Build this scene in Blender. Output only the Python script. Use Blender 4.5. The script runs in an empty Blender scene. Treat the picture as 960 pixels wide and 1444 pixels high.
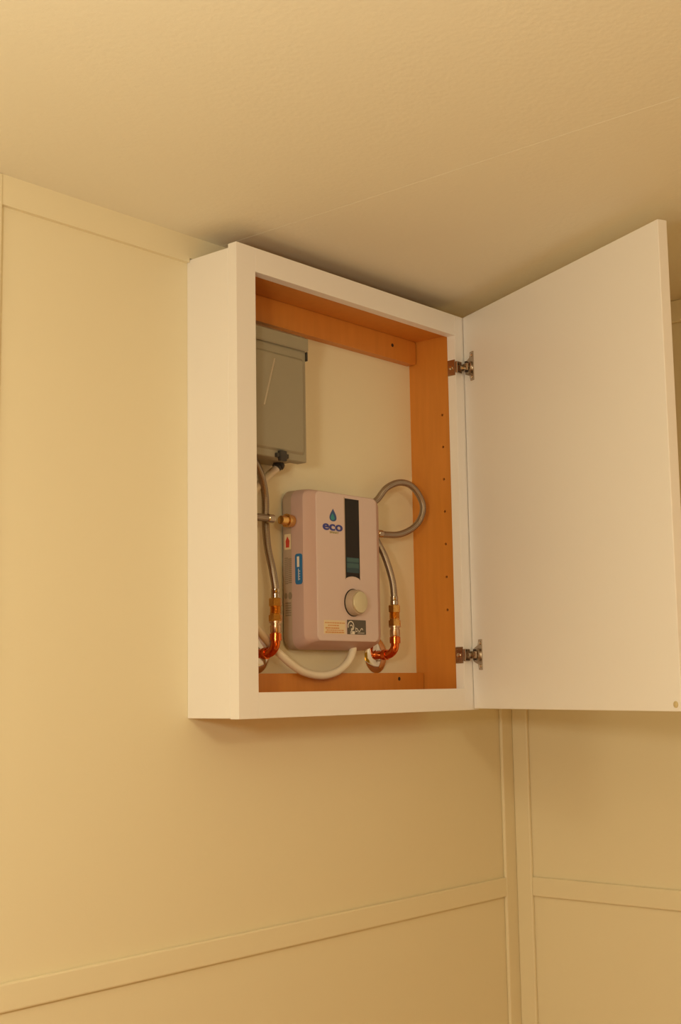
import bpy, bmesh, math, random
from mathutils import Vector, Matrix
random.seed(4)
S = bpy.context.scene
C = S.collection
V = Vector
OZ = 1.643                      # height of the cabinet's underside above the floor

# ---------------------------------------------------------------- camera
cyaw, cpitch, croll, fpx = 0.8601, 0.1313, -0.0163, 1869.115
F = V((math.sin(cyaw)*math.cos(cpitch), math.cos(cyaw)*math.cos(cpitch), math.sin(cpitch)))
R = V((math.cos(cyaw), -math.sin(cyaw), 0)); U = R.cross(F)
R2 = R*math.cos(croll) + U*math.sin(croll); U2 = -R*math.sin(croll) + U*math.cos(croll)
cam = bpy.data.cameras.new('camera'); co = bpy.data.objects.new('camera', cam); C.objects.link(co)
co.matrix_world = Matrix(((R2.x, U2.x, -F.x, -1.4568), (R2.y, U2.y, -F.y, -1.5826), (R2.z, U2.z, -F.z, 0.0468+OZ), (0, 0, 0, 1)))
cam.sensor_fit = 'HORIZONTAL'; cam.sensor_width = 36; cam.lens = 36*fpx/960; cam.clip_start = 0.05
S.camera = co
# ---------------------------------------------------------------- world, lights, exposure
w = bpy.data.worlds.new('world'); S.world = w; w.use_nodes = True
w.node_tree.nodes['Background'].inputs[0].default_value = (1.0, 0.75, 0.5, 1)
w.node_tree.nodes['Background'].inputs[1].default_value = 0.0
def lamp(name, loc, power, col, rad):
    l = bpy.data.lights.new(name, 'POINT'); l.energy = power; l.color = col; l.shadow_soft_size = rad
    o = bpy.data.objects.new(name, l); C.objects.link(o); o.location = (loc[0], loc[1], loc[2]+OZ); return o
LAMPS = {   # name: (position, strength, colour, radius)
 'ceiling_lamp_light': ((-1.05, -1.95, 0.66), 16, (1.0, 0.85, 0.52), 0.09),
 'near_lamp_light': ((-1.40, -1.06, 0.24), 26, (1.0, 0.90, 0.66), 0.09),
 'warm_fill_light': ((-1.1, -2.4, -0.75), 13, (1.0, 0.40, 0.03), 0.40),  # added warm fill from below, not an actual lamp of the room
 'low_side_fill_light': ((-2.2, -1.0, -0.70), 27, (1.0, 0.89, 0.54), 0.40),  # added broad pale fill that lifts the ceiling and walls
}
AMB = (0.24, 0.095, 0.003)
w.node_tree.nodes['Background'].inputs[0].default_value = (*AMB, 1); w.node_tree.nodes['Background'].inputs[1].default_value = 1.0
for nm, (lc, pw, cl, rd) in LAMPS.items():
    if pw: lamp(nm, lc, pw, cl, rd)
S.view_settings.view_transform = 'Standard'; S.view_settings.look = 'None'
S.view_settings.exposure = 0.02; S.view_settings.gamma = 1.0; S.view_settings.use_curve_mapping = False

# ---------------------------------------------------------------- materials
def mat(name, col, rough=0.5, metal=0.0, bump=None, mott=None, spec=0.5, coat=0.0):
    """bump=(scale, strength, distance), mott=(scale, amount)"""
    m = bpy.data.materials.new(name); m.use_nodes = True; n = m.node_tree.nodes; L = m.node_tree.links
    b = n['Principled BSDF']; b.inputs['Base Color'].default_value = (*col, 1)
    b.inputs['Roughness'].default_value = rough; b.inputs['Metallic'].default_value = metal
    b.inputs['Specular IOR Level'].default_value = spec; b.inputs['Coat Weight'].default_value = coat
    tc = n.new('ShaderNodeTexCoord')
    if mott:
        t = n.new('ShaderNodeTexNoise'); t.inputs['Scale'].default_value = mott[0]; t.inputs['Detail'].default_value = 4
        L.new(tc.outputs['Object'], t.inputs['Vector'])
        mx = n.new('ShaderNodeMix'); mx.data_type = 'RGBA'
        mx.inputs['A'].default_value = (*[c*(1-mott[1]) for c in col], 1); mx.inputs['B'].default_value = (*[min(1, c*(1+mott[1])) for c in col], 1)
        L.new(t.outputs['Fac'], mx.inputs['Factor']); L.new(mx.outputs['Result'], b.inputs['Base Color'])
    if bump:
        t = n.new('ShaderNodeTexNoise'); t.inputs['Scale'].default_value = bump[0]; t.inputs['Detail'].default_value = 3
        L.new(tc.outputs['Object'], t.inputs['Vector'])
        bp = n.new('ShaderNodeBump'); bp.inputs['Strength'].default_value = bump[1]; bp.inputs['Distance'].default_value = bump[2]
        L.new(t.outputs['Fac'], bp.inputs['Height']); L.new(bp.outputs['Normal'], b.inputs['Normal'])
    return m
WALL = (0.82, 0.76, 0.57)
M = {}
M['wall'] = mat('cream_wall_paint', WALL, 0.55, bump=(260, 0.12, 0.001), mott=(2.5, 0.015))
M['trim'] = mat('cream_trim_paint', WALL, 0.42, bump=(300, 0.05, 0.001), mott=(3, 0.01))
M['ceil'] = mat('ceiling_paint', (0.85, 0.83, 0.71), 0.7, bump=(120, 0.35, 0.0015), mott=(2, 0.015))
M['floor'] = mat('floor_vinyl', (0.36, 0.16, 0.05), 0.5, mott=(6, 0.2))
M['white'] = mat('white_cabinet_paint', (0.88, 0.87, 0.885), 0.4, bump=(200, 0.05, 0.0005), mott=(8, 0.012))
M['door'] = mat('white_melamine', (0.88, 0.87, 0.885), 0.35, mott=(6, 0.012))
M['dark'] = mat('dark_parts_and_recess_shade', (0.03, 0.015, 0.008), 0.8)
M['steel'] = mat('dull_steel', (0.55, 0.50, 0.44), 0.28, 1.0)
M['nickel'] = mat('nickel_plate', (0.48, 0.40, 0.32), 0.2, 1.0, bump=(150, 0.1, 0.0005))
M['brass'] = mat('brass', (0.78, 0.48, 0.17), 0.22, 1.0, bump=(180, 0.15, 0.0008))
M['copper'] = mat('copper', (0.76, 0.18, 0.045), 0.2, 1.0, bump=(60, 0.1, 0.001), mott=(40, 0.25))
M['solder'] = mat('solder', (0.62, 0.42, 0.28), 0.3, 1.0, bump=(120, 0.3, 0.001))
M['chrome'] = mat('chrome', (0.75, 0.70, 0.64), 0.08, 1.0)
M['grey'] = mat('grey_enamel', (0.32, 0.29, 0.215), 0.42, 0.1, bump=(150, 0.08, 0.0005), mott=(12, 0.06))
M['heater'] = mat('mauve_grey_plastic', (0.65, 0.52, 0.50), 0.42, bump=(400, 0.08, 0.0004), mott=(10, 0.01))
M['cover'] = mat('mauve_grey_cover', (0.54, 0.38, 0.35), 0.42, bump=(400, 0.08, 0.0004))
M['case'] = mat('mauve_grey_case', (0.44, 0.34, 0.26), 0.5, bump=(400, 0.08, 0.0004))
M['gasket_and_shade'] = mat('black_gasket_and_shade', (0.02, 0.015, 0.012), 0.6)
M['screen'] = mat('black_glossy_window', (0.010, 0.006, 0.006), 0.06, spec=0.35)
M['teal'] = mat('teal_display', (0.04, 0.11, 0.12), 0.2)
M['teal2'] = mat('dark_teal_display', (0.015, 0.05, 0.075), 0.2)
M['knob'] = mat('champagne_knob_cap', (0.66, 0.60, 0.42), 0.32, 0.55)
M['blue'] = mat('blue_sticker', (0.02, 0.16, 0.42), 0.35)
M['navy'] = mat('navy_print', (0.035, 0.045, 0.28), 0.4)
M['ink'] = mat('grey_print', (0.26, 0.21, 0.15), 0.6)
M['olive'] = mat('olive_print', (0.40, 0.36, 0.17), 0.6)
M['red'] = mat('red_print', (0.55, 0.05, 0.03), 0.5)
M['orange'] = mat('orange_print', (0.62, 0.30, 0.12), 0.6)
M['cream'] = mat('cream_sticker', (0.74, 0.62, 0.42), 0.5)
M['label'] = mat('dark_label', (0.09, 0.075, 0.06), 0.4)
M['paper'] = mat('white_print', (0.82, 0.76, 0.68), 0.5)
M['drop1'] = mat('teal_drop', (0.03, 0.27, 0.30), 0.4)
M['drop2'] = mat('navy_drop', (0.03, 0.08, 0.26), 0.4)
M['conduit'] = mat('white_conduit', (0.80, 0.73, 0.60), 0.4)
M['latch'] = mat('black_latch', (0.035, 0.03, 0.025), 0.4)
M['clear'] = mat('clear_pad', (0.62, 0.52, 0.30), 0.15)

def wood():
    m = mat('orange_maple', (0.62, 0.25, 0.045), 0.42); n = m.node_tree.nodes; L = m.node_tree.links
    tc = n.new('ShaderNodeTexCoord'); mp = n.new('ShaderNodeMapping'); mp.inputs['Scale'].default_value = (60, 60, 6)
    t = n.new('ShaderNodeTexNoise'); t.inputs['Scale'].default_value = 1.5; t.inputs['Detail'].default_value = 5
    mx = n.new('ShaderNodeMix'); mx.data_type = 'RGBA'
    mx.inputs['A'].default_value = (0.55, 0.205, 0.026, 1); mx.inputs['B'].default_value = (0.68, 0.265, 0.040, 1)
    L.new(tc.outputs['Object'], mp.inputs['Vector']); L.new(mp.outputs['Vector'], t.inputs['Vector'])
    L.new(t.outputs['Fac'], mx.inputs['Factor']); L.new(mx.outputs['Result'], n['Principled BSDF'].inputs['Base Color'])
    return m
M['wood'] = wood()
def braid():
    m = mat('braided_steel', (0.5, 0.43, 0.36), 0.32, 0.95); n = m.node_tree.nodes; L = m.node_tree.links
    uv = n.new('ShaderNodeUVMap'); sp = n.new('ShaderNodeSeparateXYZ'); L.new(uv.outputs['UV'], sp.inputs[0])
    def wv(a, b):
        x = n.new('ShaderNodeMath'); x.operation = 'MULTIPLY'; x.inputs[1].default_value = a; L.new(sp.outputs[0], x.inputs[0])
        y = n.new('ShaderNodeMath'); y.operation = 'MULTIPLY'; y.inputs[1].default_value = b; L.new(sp.outputs[1], y.inputs[0])
        s = n.new('ShaderNodeMath'); s.operation = 'ADD'; L.new(x.outputs[0], s.inputs[0]); L.new(y.outputs[0], s.inputs[1])
        q = n.new('ShaderNodeMath'); q.operation = 'SINE'; L.new(s.outputs[0], q.inputs[0]); return q
    a = wv(1700, math.tau*6); b = wv(1700, -math.tau*6)
    mul = n.new('ShaderNodeMath'); mul.operation = 'MULTIPLY'; L.new(a.outputs[0], mul.inputs[0]); L.new(b.outputs[0], mul.inputs[1])
    mr = n.new('ShaderNodeMapRange'); mr.inputs[1].default_value = -1; L.new(mul.outputs[0], mr.inputs[0])
    mx = n.new('ShaderNodeMix'); mx.data_type = 'RGBA'
    mx.inputs['A'].default_value = (0.22, 0.17, 0.13, 1); mx.inputs['B'].default_value = (0.50, 0.43, 0.36, 1)
    L.new(mr.outputs[0], mx.inputs['Factor']); L.new(mx.outputs['Result'], n['Principled BSDF'].inputs['Base Color'])
    bp = n.new('ShaderNodeBump'); bp.inputs['Strength'].default_value = 0.5; bp.inputs['Distance'].default_value = 0.0005
    L.new(mr.outputs[0], bp.inputs['Height']); L.new(bp.outputs['Normal'], n['Principled BSDF'].inputs['Normal'])
    return m
M['braid'] = braid()

# ---------------------------------------------------------------- helpers (all coordinates: x right, y into the wall, z above the cabinet's underside)
origin = {}
def thing(name, label, cat, loc, group=None):
    o = bpy.data.objects.new(name, None); C.objects.link(o); o.empty_display_size = 0.02
    o.location = (loc[0], loc[1], loc[2]+OZ); o['label'] = label; o['category'] = cat
    if group: o['group'] = group
    origin[o.name] = V(o.location); return o
def obj(name, bm, m, parent=None, smooth=False, label=None, loc=None, kind=None):
    """link a bmesh given in scene coordinates as one object"""
    bmesh.ops.recalc_face_normals(bm, faces=bm.faces)
    base = origin[parent.name] if parent else V(loc) + V((0, 0, OZ)) if loc else V((0, 0, 0))
    for v in bm.verts: v.co += V((0, 0, OZ)) - base
    me = bpy.data.meshes.new(name); bm.to_mesh(me); bm.free(); me.materials.append(M[m])
    if smooth:
        me.polygons.foreach_set('use_smooth', [True]*len(me.polygons))
        try: me.set_sharp_from_angle(angle=math.radians(35))
        except Exception: pass
    o = bpy.data.objects.new(name, me); C.objects.link(o)
    if parent: o.parent = parent
    else: o.location = base
    origin[o.name] = base
    if label: o['label'] = label
    if kind: o['kind'] = kind
    return o
def bevel(bm, r, seg=2, edges=None):
    if r: bmesh.ops.bevel(bm, geom=list(edges or bm.edges), offset=r, segments=seg, affect='EDGES', profile=0.5)
    return bm
def box(x0, x1, y0, y1, z0, z1, r=0.0, bm=None):
    b = bmesh.new(); bmesh.ops.create_cube(b, size=1)
    for v in b.verts: v.co = V(((x0+x1)/2+v.co.x*(x1-x0), (y0+y1)/2+v.co.y*(y1-y0), (z0+z1)/2+v.co.z*(z1-z0)))
    bevel(b, r)
    return join(bm, b)
def join(bm, b):
    if bm is None: return b
    me = bpy.data.meshes.new('t'); b.to_mesh(me); b.free(); bm.from_mesh(me); bpy.data.meshes.remove(me); return bm
def frame_of(d):
    d = V(d).normalized(); a = V((0, 0, 1)) if abs(d.z) < 0.9 else V((1, 0, 0))
    u = d.cross(a).normalized(); return u, d.cross(u).normalized()
def lathe(p, d, prof, n=24, bm=None):
    """prof = [(distance along d, radius), ...] starting at p"""
    bm = bm or bmesh.new(); p = V(p); d = V(d).normalized(); u, v = frame_of(d); rings = []
    for t, r in prof:
        rings.append([bm.verts.new(p + d*t + (u*math.cos(math.tau*k/n) + v*math.sin(math.tau*k/n))*max(r, 1e-5)) for k in range(n)])
    for a, b in zip(rings, rings[1:]):
        for k in range(n): bm.faces.new((a[k], a[(k+1) % n], b[(k+1) % n], b[k]))
    bm.faces.new(rings[0][::-1]); bm.faces.new(rings[-1]); return bm
def catmull(pts, sub=10):
    pts = [V(p) for p in pts]; P = [pts[0]*2-pts[1]] + pts + [pts[-1]*2-pts[-2]]; out = []
    for i in range(1, len(P)-2):
        for k in range(sub):
            t = k/sub; a, b, c, d = P[i-1], P[i], P[i+1], P[i+2]
            out.append(0.5*((2*b) + (c-a)*t + (2*a-5*b+4*c-d)*t*t + (3*b-a-3*c+d)*t**3))
    out.append(pts[-1]); return out
def tube(path, r, n=14, bm=None):
    bm = bm or bmesh.new(); uvl = bm.loops.layers.uv.verify(); path = [V(p) for p in path]
    t = (path[1]-path[0]).normalized(); u, _ = frame_of(t); rings = []; L = [0]
    for i, p in enumerate(path):
        tn = (path[min(i+1, len(path)-1)] - path[max(i-1, 0)]).normalized()
        u = (u - tn*u.dot(tn)).normalized(); v = tn.cross(u)
        rings.append([bm.verts.new(p + (u*math.cos(math.tau*k/n) + v*math.sin(math.tau*k/n))*r) for k in range(n)])
        if i: L.append(L[-1] + (p-path[i-1]).length)
    for i in range(len(rings)-1):
        for k in range(n):
            f = bm.faces.new((rings[i][k], rings[i][(k+1) % n], rings[i+1][(k+1) % n], rings[i+1][k]))
            for lp, q in zip(f.loops, ((i, k), (i, k+1), (i+1, k+1), (i+1, k))): lp[uvl].uv = (L[q[0]], q[1]/n)
    bm.faces.new(rings[0][::-1]); bm.faces.new(rings[-1]); return bm
def plate_xz(poly, y0, y1, bm=None):
    """polygon in the x-z plane given thickness in y"""
    bm = bm or bmesh.new(); a = [bm.verts.new((x, y0, z)) for x, z in poly]; b = [bm.verts.new((x, y1, z)) for x, z in poly]
    bm.faces.new(a); bm.faces.new(b[::-1])
    for k in range(len(a)): bm.faces.new((a[k], a[(k+1) % len(a)], b[(k+1) % len(a)], b[k]))
    return bm
def rrect(x0, x1, z0, z1, r, n=5):
    out = []
    for cx, cz, a0 in ((x1-r, z1-r, 0), (x0+r, z1-r, 90), (x0+r, z0+r, 180), (x1-r, z0+r, 270)):
        for k in range(n+1):
            a = math.radians(a0+90*k/n); out.append((cx+r*math.cos(a), cz+r*math.sin(a)))
    return out
def loops_y(loops):
    """closed loops [(y, [(x,z)...])] skinned along y"""
    bm = bmesh.new(); rings = [[bm.verts.new((x, y, z)) for x, z in lp] for y, lp in loops]
    for a, b in zip(rings, rings[1:]):
        for k in range(len(a)): bm.faces.new((a[k], a[(k+1) % len(a)], b[(k+1) % len(a)], b[k]))
    bm.faces.new(rings[0]); bm.faces.new(rings[-1][::-1]); return bm
def text_mesh(s, size, sx=1.0, offset=0.0, extr=0.0002):
    cu = bpy.data.curves.new('t', 'FONT'); cu.body = s; cu.size = size; cu.offset = offset; cu.extrude = extr
    cu.align_x = 'CENTER'; cu.align_y = 'CENTER'; o = bpy.data.objects.new('t', cu); C.objects.link(o)
    bpy.context.view_layer.update(); me = bpy.data.meshes.new_from_object(o.evaluated_get(bpy.context.evaluated_depsgraph_get()))
    bpy.data.objects.remove(o); bpy.data.curves.remove(cu)
    bm = bmesh.new(); bm.from_mesh(me); bpy.data.meshes.remove(me)
    for v in bm.verts: v.co.x *= sx
    return bm
def place(bm, mx):
    bmesh.ops.transform(bm, matrix=mx, verts=bm.verts); return bm
def struct(name, bm, m, parent=None, label=None, cat=None):
    o = obj(name, bm, m, parent)
    if not parent: o['kind'] = 'structure'
    if label: o['label'] = label
    if cat: o['category'] = cat
    return o

# ---------------------------------------------------------------- the room
XC, ZC = 0.9206, 0.7966                # corner of the two walls, ceiling height
XL, YF = -3.3, -3.1
struct('floor', box(XL-.1, XC+.1, YF-.1, .1, -OZ-.1, -OZ), 'floor', None, 'brown floor below the picture', 'floor')
struct('wall_back', box(XL-.1, XC+.1, 0, .1, -OZ, ZC+.03), 'wall', None, 'cream panelled wall that carries the cabinet', 'wall')
struct('wall_right', box(XC, XC+.1, YF-.1, 0, -OZ, ZC+.03), 'wall', None, 'cream panelled wall at right, partly behind the open cabinet door', 'wall')
ceil = struct('ceiling', box(XL-.1, XC+.1, YF-.1, .1, ZC+.012, ZC+.11), 'ceil', None, 'cream textured ceiling with a fine panel seam', 'ceiling')
seams = [XL-.1, -2.37, -1.15, 0.071, XC+.1]
for a, b in zip(seams, seams[1:]):
    struct('ceiling_panel', box(a+.0003, b-.0003, YF-.1, .1, ZC, ZC+.012, 0.0004), 'ceil', ceil)
# trims on the back wall (y = 0) and on the right wall (x = XC)
T = 0.008
def trim(i, bm, label, m='trim'):
    return struct('trim_%d' % i, bm, m, None, label, 'trim')
e = 0.0028
trim(1, box(XL, XC-.0445, -T, 0, -.3845, -.3459, e), 'cream chair rail crossing the back wall below the cabinet')
trim(2, plate_xz([(XL, ZC), (XL, .751), (-.0012, .751), (-.0012, .758), (.642, .758), (.642, .751), (XC-.0445, .751), (XC-.0445, ZC)], -T, 0),
     'cream rail under the ceiling on the back wall, left of the cabinet')
trim(3, box(-.460, -.3705, -T-.003, 0, -OZ, ZC, e), 'cream upright board on the back wall at the left edge of the picture')
trim(4, box(XC-.0445, XC, -T, 0, -OZ, ZC, e), 'cream upright board in the corner, on the back wall side')
trim(5, box(XC-T, XC, -.0452, -T, -OZ, ZC, e), 'cream upright board in the corner, on the right wall side')
trim(6, box(XC-T, XC, YF, -.0452, -.3845, -.3459, e), 'cream chair rail on the right wall below the open cabinet door')
trim(7, box(XC-T, XC, YF, -.0452, .751, ZC, e), 'cream rail under the ceiling on the right wall, behind the open cabinet door')

# ---------------------------------------------------------------- cabinet
D, W, H = 0.1162, 0.640, 0.762
cab = thing('wall_cabinet', 'shallow white wall cabinet with orange wood inside and its door standing open', 'cabinet', (W/2, -D/2, 0))
FT = 0.019
obj('end_panel', box(0, .020, -D+FT, 0, .001, .756, .0012), 'white', cab, label='white outer end panel facing left')
obj('end_panel', box(.620, .640, -D+FT, 0, .001, .756, .0012), 'white', cab)
obj('side_panel', box(.0202, .040, -D+FT, 0, .010, .745), 'wood', cab, label='orange wood inner side')
# right inner side with real shelf pin holes
def holed_panel():
    bm = bmesh.new(); x0, x1, y0, y1 = .600, .6198, -D+FT, 0.0; yc = -.078; hs = .008; r = .0026
    zs = [.190+.0633*k for k in range(7)]; ring_z = sorted([.010, .745] + [z-hs for z in zs] + [z+hs for z in zs])
    ys = [y0, yc-hs, yc+hs, y1]
    def q(*p): bm.faces.new([bm.verts.new(v) for v in p])
    for i, (a, b) in enumerate(zip(ring_z, ring_z[1:])):
        for c, d in zip(ys, ys[1:]):
            if i % 2 == 1 and c == ys[1]:
                zc = (a+b)/2; N = 16; sq = []; ci = []
                for k in range(N):
                    t = math.tau*k/N; cx, sx = math.cos(t), math.sin(t); s = hs/max(abs(cx), abs(sx))
                    sq.append(bm.verts.new((x0, yc+cx*s, zc+sx*s))); ci.append(bm.verts.new((x0, yc+cx*r, zc+sx*r)))
                cb = [bm.verts.new((x0+.009, v.co.y, v.co.z)) for v in ci]
                for k in range(N):
                    l = (k+1) % N; bm.faces.new((sq[k], sq[l], ci[l], ci[k])); bm.faces.new((ci[k], ci[l], cb[l], cb[k]))
                bm.faces.new(cb)
            else: q((x0, c, a), (x0, d, a), (x0, d, b), (x0, c, b))
    q((x1, y0, .01), (x1, y1, .01), (x1, y1, .745), (x1, y0, .745)); q((x0, y0, .01), (x1, y0, .01), (x1, y0, .745), (x0, y0, .745))
    q((x0, y1, .01), (x1, y1, .01), (x1, y1, .745), (x0, y1, .745)); q((x0, y0, .01), (x1, y0, .01), (x1, y1, .01), (x0, y1, .01))
    q((x0, y0, .745), (x1, y0, .745), (x1, y1, .745), (x0, y1, .745))
    bmesh.ops.remove_doubles(bm, verts=bm.verts, dist=1e-6); return bm
rp = obj('side_panel', holed_panel(), 'wood', cab, label='orange wood inner side with a column of shelf pin holes')
for k in range(7):
    obj('pin_hole_shade', lathe((.6088, -.078, .190+.0633*k), (-1, 0, 0), [(0, .0025), (.004, .0025)], 10), 'dark', rp)  # dark plug inside each hole, painting the shade of its depth
obj('top_panel', box(.040, .600, -D+FT, -.0005, .726, .745), 'wood', cab, label='orange wood top board')
obj('bottom_panel', box(.040, .600, -D+FT, -.0005, .016, .034), 'wood', cab, label='orange wood bottom board')
def ledger(z0, z1, r):
    poly = rrect(.041, .5975, z0, z1, r, 4); return bevel(plate_xz(poly, -.019, -.0003), 0)
screws = {}
for nm, z0, z1, pts, lb in (('upper', .679, .7255, ((.523, .706), (.12, .706)), 'orange wood hanging rail along the top'),
                            ('lower', .0345, .0715, ((.5215, .0605), (.12, .0605)), 'orange wood hanging rail along the bottom')):
    lg = obj('hanging_rail', ledger(z0, z1, .006 if nm == 'upper' else .0012), 'wood', cab, label=lb)
    for sx, sz in pts:
        obj('screw', lathe((sx, -.0186, sz), (0, -1, 0), [(0, .0036), (.0008, .0036), (.0012, .002), (.0010, 0)], 14), 'dark', lg, label='small dark screw head')
obj('frame_stile', box(0, .0438, -D, -D+FT, 0, H, .0006), 'white', cab)
obj('frame_stile', box(.596, .640, -D, -D+FT, 0, H, .0006), 'white', cab)
obj('frame_rail', box(.0438, .596, -D, -D+FT, .7215, H, .0006), 'white', cab)
obj('frame_rail', box(.0438, .596, -D, -D+FT, 0, .0405, .0006), 'white', cab)
# door, hinged at the right stile and swung open by 66 degrees
A = 1.9926; du = V((math.cos(A), -math.sin(A), 0)); dn = V((-du.y, du.x, 0)); hp = V((.6226, -D-.0015, 0))
DM = Matrix(((du.x, dn.x, 0, hp.x), (du.y, dn.y, 0, hp.y), (0, 0, 1, 0), (0, 0, 0, 1)))   # local: x along the door, y to its outer face
door = obj('door', place(box(0, .600, 0, .018, .0025, .762, .0012), DM), 'door', cab, label='plain white slab door standing open')
obj('bumper_pad', place(lathe((.588, 0, .013), (0, -1, 0), [(0, .005), (.0012, .005), (.002, .003)], 18), DM), 'clear', door, True, label='small clear bumper pad')
def hinge(zc):
    bm = bmesh.new()       # bent arm from the stile to the cup
    arm = tube([V((.6045, -D-.004, zc)), V((.610, -D-.008, zc)), V((.6160, -D-.0125, zc)), V((.6150, -D-.019, zc))], .0042, 8)
    join(bm, arm)
    box(.5925, .6085, -D-.0062, -D-.0012, zc-.0115, zc+.0115, .0012, bm)
    hg = obj('hinge', bm, 'nickel', cab, label='nickel concealed hinge')
    obj('mounting_plate', box(.5942, .5958, -D+.0005, -D+FT-.001, zc-.0155, zc+.0155, .0005), 'nickel', hg)
    obj('mounting_screw', lathe((.5942, -D+.010, zc), (-1, 0, 0), [(0, .0042), (.0015, .004), (.0022, .002)], 14), 'chrome', hg, True)
    # winged cup plate on the door's inner face (local y < 0)
    pl = [(.0365, -.0285), (.0365, .0285), (.0255, .0285), (.0225, .0180), (.0080, .0120), (.0065, -.0120), (.0225, -.0180), (.0255, -.0285)]
    b = bmesh.new(); a_ = [b.verts.new((x, -.0018, zc+z)) for x, z in pl]; c_ = [b.verts.new((x, .0002, zc+z)) for x, z in pl]
    b.faces.new(a_); b.faces.new(c_[::-1])
    for k in range(8): b.faces.new((a_[k], a_[(k+1) % 8], c_[(k+1) % 8], c_[k]))
    obj('cup_plate', place(b, DM), 'nickel', hg)
    obj('hinge_cup', place(lathe((.0195, -.0018, zc), (0, -1, 0), [(0, .0125), (.0025, .0122), (.0030, .0105), (.0008, .0095)], 24), DM), 'steel', hg, True)
    obj('hinge_body', place(box(.006, .0265, -.0105, -.0018, zc-.0072, zc+.0072, .0016), DM), 'nickel', hg)
    obj('spring_barrel', place(lathe((.0205, -.0075, zc-.0105), (0, 0, 1), [(0, .0030), (.021, .0030)], 12), DM), 'dark', hg, True)
    for s in (-1, 1):
        obj('cup_screw', place(lathe((.0308, -.0018, zc+s*.0215), (0, -1, 0), [(0, .0034), (.001, .0032), (.0018, .0012)], 12), DM), 'chrome', hg, True)
hinge(.658); hinge(.103)

# ---------------------------------------------------------------- tankless water heater
HX0, HX1, HZ0, HZ1 = .2190, .4280, .1120, .3905
wh = thing('water_heater', 'mauve grey tankless electric water heater mounted on the wall inside the cabinet', 'water heater', ((HX0+HX1)/2, -.035, HZ0))
def lp(dx, db, dt, r): return rrect(HX0+dx, HX1-dx, HZ0+db, HZ1-dt, r, 7)
obj('mounting_gasket', loops_y([(-.0005, lp(.006, .006, .006, .016)), (-.0062, lp(.004, .004, .004, .017))]), 'gasket_and_shade', wh)
obj('back_case', loops_y([(-.006, lp(.0006, .0006, .0006, .020)), (-.008, lp(0, 0, 0, .020)), (-.0268, lp(.0004, .0004, .0004, .020))]), 'case', wh, True, label='darker back half of the casing')
fc = obj('front_cover', loops_y([(-.0268, lp(0, 0, 0, .020)), (-.042, lp(.0003, .0045, .0006, .019)), (-.0530, lp(.0010, .0095, .0014, .018)), (-.0552, lp(.0040, .0105, .0018, .017)),
     (-.0640, lp(.0215, .0142, .0040, .010))]), 'cover', wh, True, label='darker mauve front cover')
obj('front_panel', loops_y([(-.0635, lp(.0218, .0143, .0042, .010)), (-.0652, lp(.0221, .0146, .0045, .010)), (-.0658, lp(.0230, .0156, .0052, .0095)), (-.066, lp(.0245, .0170, .0066, .009))]), 'heater', wh, True, label='paler mauve grey front panel')
FY = -.066
KX, KZ = .3365, .1945
arc = [(.3550, .2352)]
for k in range(9):
    a = math.radians(67 + 46*k/8); arc.append((KX + .0475*math.cos(a)-.0012, KZ + .0465*math.sin(a)))
win = [(.3165, .3795), (.3550, .3795)] + arc + [(.3165, .2352)]
ww = obj('display_window', plate_xz(win, FY-.0006, FY+.0005), 'screen', wh, label='tall black glossy display window')
obj('display_band', plate_xz([(.3185, .2475), (.3185, .2745), (.3530, .2745), (.3530, .2475)], FY-.0009, FY-.0006), 'teal2', ww)
for z0, z1 in ((.2665, .2735), (.2560, .2640)):
    obj('display_bar', plate_xz([(.3195, z0), (.3195, z1), (.3520, z1), (.3520, z0)], FY-.0011, FY-.0009), 'teal', ww)
obj('display_trim', plate_xz(rrect(.3145, .3160, .236, .3815, .0006, 2), FY-.0007, FY), 'case', ww)
# logo
drop = []
for k in range(25):
    t = math.tau*k/24; drop.append((.0130*math.sin(t)*math.sin(t/2)**1.5, .0112*math.cos(t)))
drop = [(x, z) for x, z in drop[:-1]]
dl = obj('drop_emblem', plate_xz([(.2845+x, .3465+z) for x, z in drop], FY-.0006, FY), 'drop2', wh, label='dark blue and teal water drop')
obj('drop_inner', plate_xz([(.2830+x*.55, .3435+z*.55) for x, z in drop], FY-.0009, FY-.0006), 'drop1', dl)  # smaller teal drop printed inside the blue one
XZ = Matrix(((1, 0, 0, 0), (0, 0, -1, 0), (0, 1, 0, 0), (0, 0, 0, 1)))       # text plane -> facing -y
def wall_text(s, size, x, z, sx, off, ht=.0005): return place(text_mesh(s, size, sx, off, ht), Matrix.Translation((x, FY-.0003, z)) @ XZ)
obj('brand_lettering', wall_text('eco', .0225, .2830, .3262, 1.62, .00055), 'navy', wh, label='navy blue lower case lettering')
obj('brand_lettering', wall_text('SMART', .0052, .2870, .3155, 1.5, .0), 'olive', wh, label='small pale green lettering')
# knob
obj('knob_shade', lathe((KX-.0008, FY+.0004, KZ), (0, -1, 0), [(0, .0246), (.0010, .0246), (.0012, .0236)], 40), 'gasket_and_shade', wh, True)  # black disc set slightly left, standing in for shadow beside the ring
obj('knob_ring', lathe((KX, FY+.0004, KZ), (0, -1, 0), [(.0008, .0232), (.0024, .0232), (.0125, .0222), (.0145, .0212), (.0148, .0190)], 40), 'case', wh, True)
kb = obj('temperature_knob', lathe((KX, FY-.0130, KZ), (0, -1, 0), [(0, .0192), (.0030, .0192), (.0042, .0185), (.0047, .0172), (.0048, .001)], 40), 'knob', wh, True, label='round champagne coloured knob')
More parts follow.
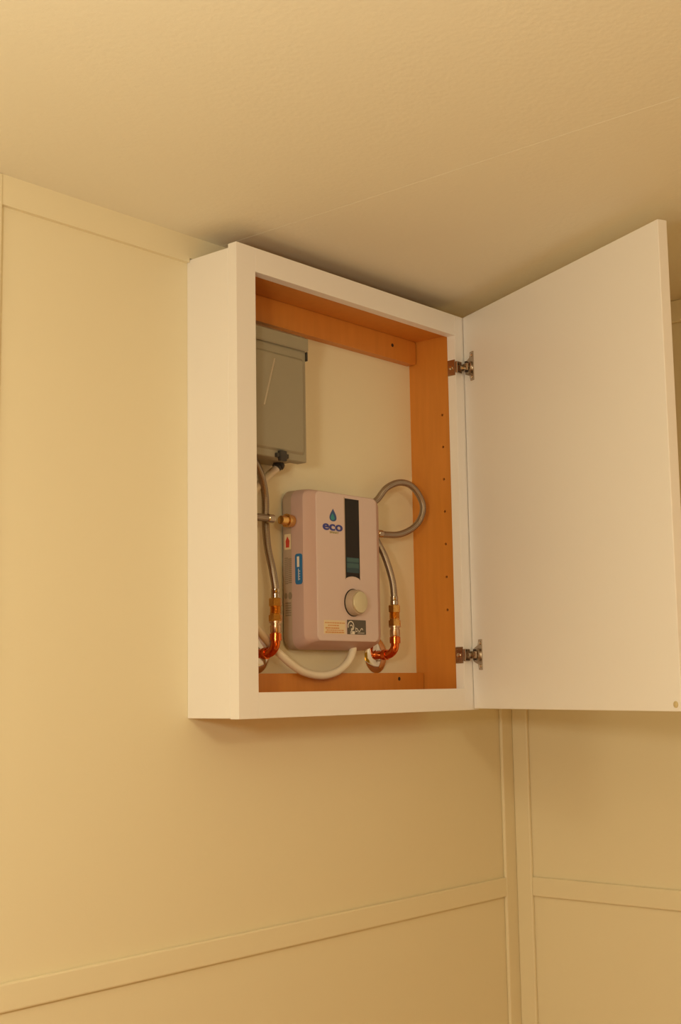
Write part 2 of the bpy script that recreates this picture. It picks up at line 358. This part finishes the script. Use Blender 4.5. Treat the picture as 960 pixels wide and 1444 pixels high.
# stickers at the foot of the front
st = obj('cream_sticker', plate_xz(rrect(.2565, .3130, .1385, .1620, .001, 2), FY-.0004, FY), 'cream', wh, label='cream sticker with orange print')
for z, x0, x1, h in ((.1575, .2590, .3110, .0018), (.1530, .2670, .2960, .0020), (.1485, .2600, .2960, .0024), (.1448, .2630, .3080, .0018), (.1412, .2600, .3090, .0024)):
    b = bmesh.new(); x = x0
    while x < x1:
        l = random.uniform(.002, .006); box(x, min(x+l, x1), FY-.0007, FY-.0004, z-h/2, z+h/2, 0, b); x += l+.0012
    obj('sticker_print', b, 'orange', st)
dk = obj('dark_label', plate_xz(rrect(.3180, .3690, .1385, .1640, .001, 2), FY-.0005, FY), 'label', wh, label='dark grey label with white swirl')
def ribbon(cx, cz, r, a0, a1, wd, y):
    n = 16; b = bmesh.new(); out = []
    for k in range(n+1):
        a = math.radians(a0+(a1-a0)*k/n); out.append([b.verts.new((cx+(r+s*wd/2)*math.cos(a), yy, cz+(r+s*wd/2)*math.sin(a)*1.05)) for s in (-1, 1) for yy in (y, y+.0003)])
    for p, q in zip(out, out[1:]):
        b.faces.new((p[0], p[2], q[2], q[0])); b.faces.new((p[1], p[3], q[3], q[1])); b.faces.new((p[0], q[0], q[1], p[1])); b.faces.new((p[2], q[2], q[3], p[3]))
    return b
y = FY-.0009
b = ribbon(.3275, .1530, .0078, -60, 200, .0016, y); join(b, ribbon(.3285, .1510, .0036, -90, 150, .0014, y))
box(.3262, .3375, y, y+.0003, .1388, .1440, 0, b); box(.3278, .3300, y, y+.0003, .1400, .1490, 0, b)
obj('label_swirl', b, 'paper', dk)
b = ribbon(.3430, .1465, .0026, 0, 330, .0011, y); join(b, ribbon(.3500, .1465, .0026, 180, 360, .0011, y)); join(b, ribbon(.3570, .1465, .0026, 0, 180, .0011, y))
box(.3398, .3408, y, y+.0003, .1420, .1510, 0, b); box(.3455, .3640, y, y+.0003, .1408, .1416, 0, b)
obj('label_print', b, 'paper', dk)
# prints on the left face
def side_poly(poly, x, dx, m, name, par, label=None):
    b = bmesh.new(); a_ = [b.verts.new((x, yy, zz)) for yy, zz in poly]; c_ = [b.verts.new((x-dx, yy, zz)) for yy, zz in poly]
    b.faces.new(a_); b.faces.new(c_[::-1])
    for k in range(len(a_)): b.faces.new((a_[k], a_[(k+1) % len(a_)], c_[(k+1) % len(a_)], c_[k]))
    return obj(name, b, m, par, label=label)
X = HX0
wl = side_poly(rrect(-.0255, -.0105, .2850, .3120, .001, 2), X+.0002, .0005, 'cream', 'warning_sticker', wh, 'small cream sticker with a red mark')
side_poly([(-.0215, .2885), (-.0140, .2885), (-.0135, .3000), (-.0175, .3080), (-.0225, .3000)], X-.0003, .0003, 'red', 'warning_mark', wl)
def rows(y0, y1, z0, z1, step, nm):
    b = bmesh.new(); z = z1
    while z > z0:
        yy = y0
        while yy < y1:
            l = random.uniform(.0015, .004); box(X-.0003, X+.0003, yy, min(yy+l, y1), z-step*.5, z, 0, b); yy += l+.0008
        z -= step
    obj(nm, b, 'ink', wh)
rows(-.0180, -.0100, .2240, .2710, .0034, 'rating_print'); rows(-.0262, -.0190, .2260, .2690, .0034, 'rating_print'); rows(-.0240, -.0110, .1680, .1930, .0042, 'rating_print')
for yy, r in ((-.0222, .0042), (-.0125, .0034)):
    side_poly([(yy+r*math.cos(math.tau*k/16), .2045+1.5*r*math.sin(math.tau*k/16)) for k in range(16)], X+.0002, .0005, 'ink', 'approval_mark', wh)
bs = side_poly(rrect(-.0515, -.0355, .2230, .2760, .0045, 4), X+.0004, .0012, 'blue', 'blue_sticker', wh, 'blue rounded sticker with white print')
b = bmesh.new(); box(X-.0014, X-.0008, -.0455, -.0405, .2530, .2710, 0, b); box(X-.0014, X-.0008, -.0440, -.0432, .2300, .2500, 0, b)
for z in (.231, .2355, .240, .2445): box(X-.0014, X-.0008, -.0468, -.0460, z, z+.002, 0, b)
obj('sticker_print', b, 'paper', bs)

# ---------------------------------------------------------------- copper stubs with their fittings
def stub(px, label, zs=0):
    t = thing('copper_pipe', label, 'pipe', (px, 0, .105), 'copper stubs feeding the heater')
    y0, z0 = -.047, .105
    obj('escutcheon', lathe((px, 0, z0), (0, -1, 0), [(0, .0335), (.0012, .0335), (.0035, .031), (.0062, .024), (.0078, .0165), (.0078, .0092)], 40), 'chrome', t, True, label='round chrome wall plate')
    path = [V((px, -.001, z0)), V((px, -.020, z0))]
    for k in range(9):
        a = math.radians(90*k/8); path.append(V((px, -.027-.020*math.sin(a), z0+.020-.020*math.cos(a))))
    path += [V((px, y0, z0+.030)), V((px, y0, z0+.050))]
    obj('elbow_pipe', tube(path, .0079, 18), 'copper', t, True)
    obj('solder_collar', lathe((px, -.0185, z0), (0, -1, 0), [(0, .0079), (.0004, .0098), (.009, .0098), (.0094, .0079)], 20), 'copper', t, True)
    obj('solder_collar', lathe((px, y0, z0+.0200), (0, 0, 1), [(0, .0079), (.0004, .0100), (.012, .0100), (.0126, .0079)], 20), 'copper', t, True)
    obj('male_adapter', lathe((px, y0, z0+.0330), (0, 0, 1), [(0, .0085), (.0015, .0094), (.013, .0094), (.0135, .0082), (.0165, .0082), (.017, .0112), (.020, .0112), (.0205, .009)], 20), 'solder', t, True)
    obj('hex_adapter', lathe((px, y0, z0+.0520), (0, 0, 1), [(0, .0095), (.0006, .0118), (.011, .0118), (.0116, .0095), (.014, .0098), (.0145, .0092), (.017, .0092)], 6), 'brass', t)
    obj('thread_collar', lathe((px, y0, z0+.0655), (0, 0, 1), [(0, .0095)] + [(.0008*k, .0100 if k % 2 else .0088) for k in range(1, 16)] + [(.0128, .0085)], 20), 'brass', t, True)
    obj('hex_nut', lathe((px, y0, z0+.0775), (0, 0, 1), [(0, .0098), (.0006, .0112), (.013, .0112), (.0150, .0078)], 6), 'brass', t)
    return t
PL, PR = .156, .476
stub(PL, 'copper elbow and brass fittings left of the water heater, partly behind the frame')
stub(PR, 'copper elbow and brass fittings right of the water heater, whole chrome plate showing')
# ---------------------------------------------------------------- braided hoses
def hose(pts, label, side, px):
    t = thing('braided_hose', label, 'hose', (pts[0][0], pts[0][1], pts[0][2]), 'braided steel hoses')
    path = catmull(pts, 14)
    obj('braided_tube', tube(path, .0063, 16), 'braid', t, True)
    p0, d0 = path[0], (path[1]-path[0]); p1, d1 = path[-1], (path[-2]-path[-1])
    obj('crimp_collar', lathe(p0 - V((0, 0, .001)), d0, [(0, .0068), (.001, .0077), (.008, .0077), (.009, .0068), (.010, .0074), (.016, .0074), (.017, .006)], 20), 'nickel', t, True)
    obj('crimp_collar', lathe(p1, d1, [(0, .0066), (.001, .0076), (.013, .0076), (.015, .006)], 20), 'nickel', t, True)
    n = lathe((HX0 if side < 0 else HX1, pts[-1][1], pts[-1][2]), (side, 0, 0), [(-.002, .0075), (.002, .0075), (.0025, .0108), (.010, .0118), (.0105, .0118), (.0165, .0118), (.017, .009), (.022 if side > 0 else .030, .0072)], 6 if side > 0 else 24)
    obj('inlet_nut', n, 'brass', t, side < 0)
    return t
ny, nz = -.030, .3335
hose([(PL, -.047, .197), (PL, -.047, .215), (.1545, -.042, .245), (.158, -.028, .285), (.1655, -.0165, .330), (.1640, -.0175, .375), (.1420, -.0270, .412), (.112, -.0330, .436),
      (.080, -.034, .425), (.052, -.031, .392), (.058, -.033, .352), (.090, -.032, .3345), (.125, ny, nz), (.170, ny, nz)],
     'braided steel hose left of the water heater, its loop cut off by the cabinet frame', -1, PL)
hose([(PR, -.047, .197), (PR, -.047, .215), (.4745, -.044, .245), (.464, -.036, .288), (.4500, -.022, .330), (.4440, -.016, .375), (0.4656, -0.0220, 0.3980), (0.4819, -0.0300, 0.4191), (0.5090, -0.0380, 0.4313), (0.5351, -0.0450, 0.4285), (0.5547, -0.0500, 0.4120), (0.5670, -0.0510, 0.3883), (0.5599, -0.0480, 0.3631), (0.5402, -0.0420, 0.3443), (0.5115, -0.0350, 0.3324), (0.4811, -0.0300, 0.3299), (.450, ny, 0.3299)],
     'braided steel hose looping in a full circle right of the water heater', 1, PR)

# ---------------------------------------------------------------- grey electrical box
gb = thing('disconnect_box', 'grey metal electrical disconnect box at the upper left inside the cabinet', 'electrical box', (.136, 0, .428))
X0, X1, Z0, Z1 = .066, .203, .428, .650
obj('box_body', box(X0+.003, X1-.003, -.070, -.0003, Z0+.004, Z1-.002, .0012), 'grey', gb)
lid = bmesh.new()
lp2 = [(-.060, rrect(X0, X1, Z0, Z1-.012, .002, 2)), (-.0785, rrect(X0, X1, Z0, Z1-.012, .002, 2)), (-.080, rrect(X0+.0015, X1-.0015, Z0+.0015, Z1-.014, .002, 2)),
       (-.080, rrect(X0+.0075, X1-.0075, Z0+.012, Z1-.042, .004, 2)), (-.0835, rrect(X0+.0105, X1-.0105, Z0+.0155, Z1-.0455, .004, 2)), (-.0840, rrect(X0+.012, X1-.012, Z0+.017, Z1-.047, .004, 2))]
obj('lid', loops_y(lp2), 'grey', gb)
rc = bmesh.new()       # sloping hood over the lid
prof = [(-.0003, Z1+.0015), (-.074, Z1+.001), (-.0855, Z1-.006), (-.0855, Z1-.026), (-.0835, Z1-.028), (-.0835, Z1-.0085), (-.073, Z1-.0015), (-.0003, Z1-.001)]
a_ = [rc.verts.new((X0-.001, yy, zz)) for yy, zz in prof]; c_ = [rc.verts.new((X1+.001, yy, zz)) for yy, zz in prof]
rc.faces.new(a_); rc.faces.new(c_[::-1])
for k in range(len(prof)): rc.faces.new((a_[k], a_[(k+1) % 8], c_[(k+1) % 8], c_[k]))
obj('rain_hood', rc, 'grey', gb)
obj('side_catch', box(X1-.0005, X1+.0018, -.0835, -.070, .606, .622, .0004), 'latch', gb, label='small black catch')
cr = bmesh.new(); p, q = V((.0955, -.0840, .513)), V((.1215, -.0840, .596)); s = V((.0016, 0, -.0004))
vs = [cr.verts.new(v) for v in (p-s, p+s, q+s, q-s, p+V((0, -.0016, 0)), q+V((0, -.0016, 0)))]
for f in ((0, 1, 2, 3), (0, 4, 5, 3), (1, 2, 5, 4), (0, 1, 4), (3, 5, 2)): cr.faces.new([vs[i] for i in f])
obj('crease_highlight', cr, 'steel', gb, label='slanted lid crease, its caught light put in as bright steel')  # brighter than the enamel: paints the light caught by the embossed edge
hs = bmesh.new(); box(.1235, .1525, -.0855, -.079, .4285, .436, .001, hs); box(.130, .146, -.0875, -.080, .4230, .4405, .0015, hs)
obj('hasp', hs, 'latch', gb, label='dark hasp at the lid foot')
obj('conduit_connector', lathe((.190, -.030, .4325), (-.55, .2, -.62), [(0, .0095), (.004, .0105), (.007, .0105), (.0075, .0088), (.012, .0088)], 20), 'latch', gb, True)
# ---------------------------------------------------------------- white conduit from the box to the heater's underside
cd = thing('white_conduit', 'white flexible conduit drooping from the grey box to the underside of the water heater', 'conduit', (.29, -.03, .07))
cpath = catmull([(.190, -.030, .428), (.172, -.020, .411), (.140, -.009, .374), (.108, -.0085, .330), (.088, -.009, .275), (.086, -.012, .215), (.102, -.022, .172), (.129, -.030, .146), (.160, -.030, .121),
                 (.193, -.030, .098), (.228, -.031, .0785), (.262, -.032, .069), (.296, -.033, .0675), (.330, -.034, .0755), (.356, -.035, .0920), (.367, -.036, .1100), (.3685, -.036, .1175)], 10)
obj('conduit_tube', tube(cpath, .0068, 18), 'conduit', cd, True)
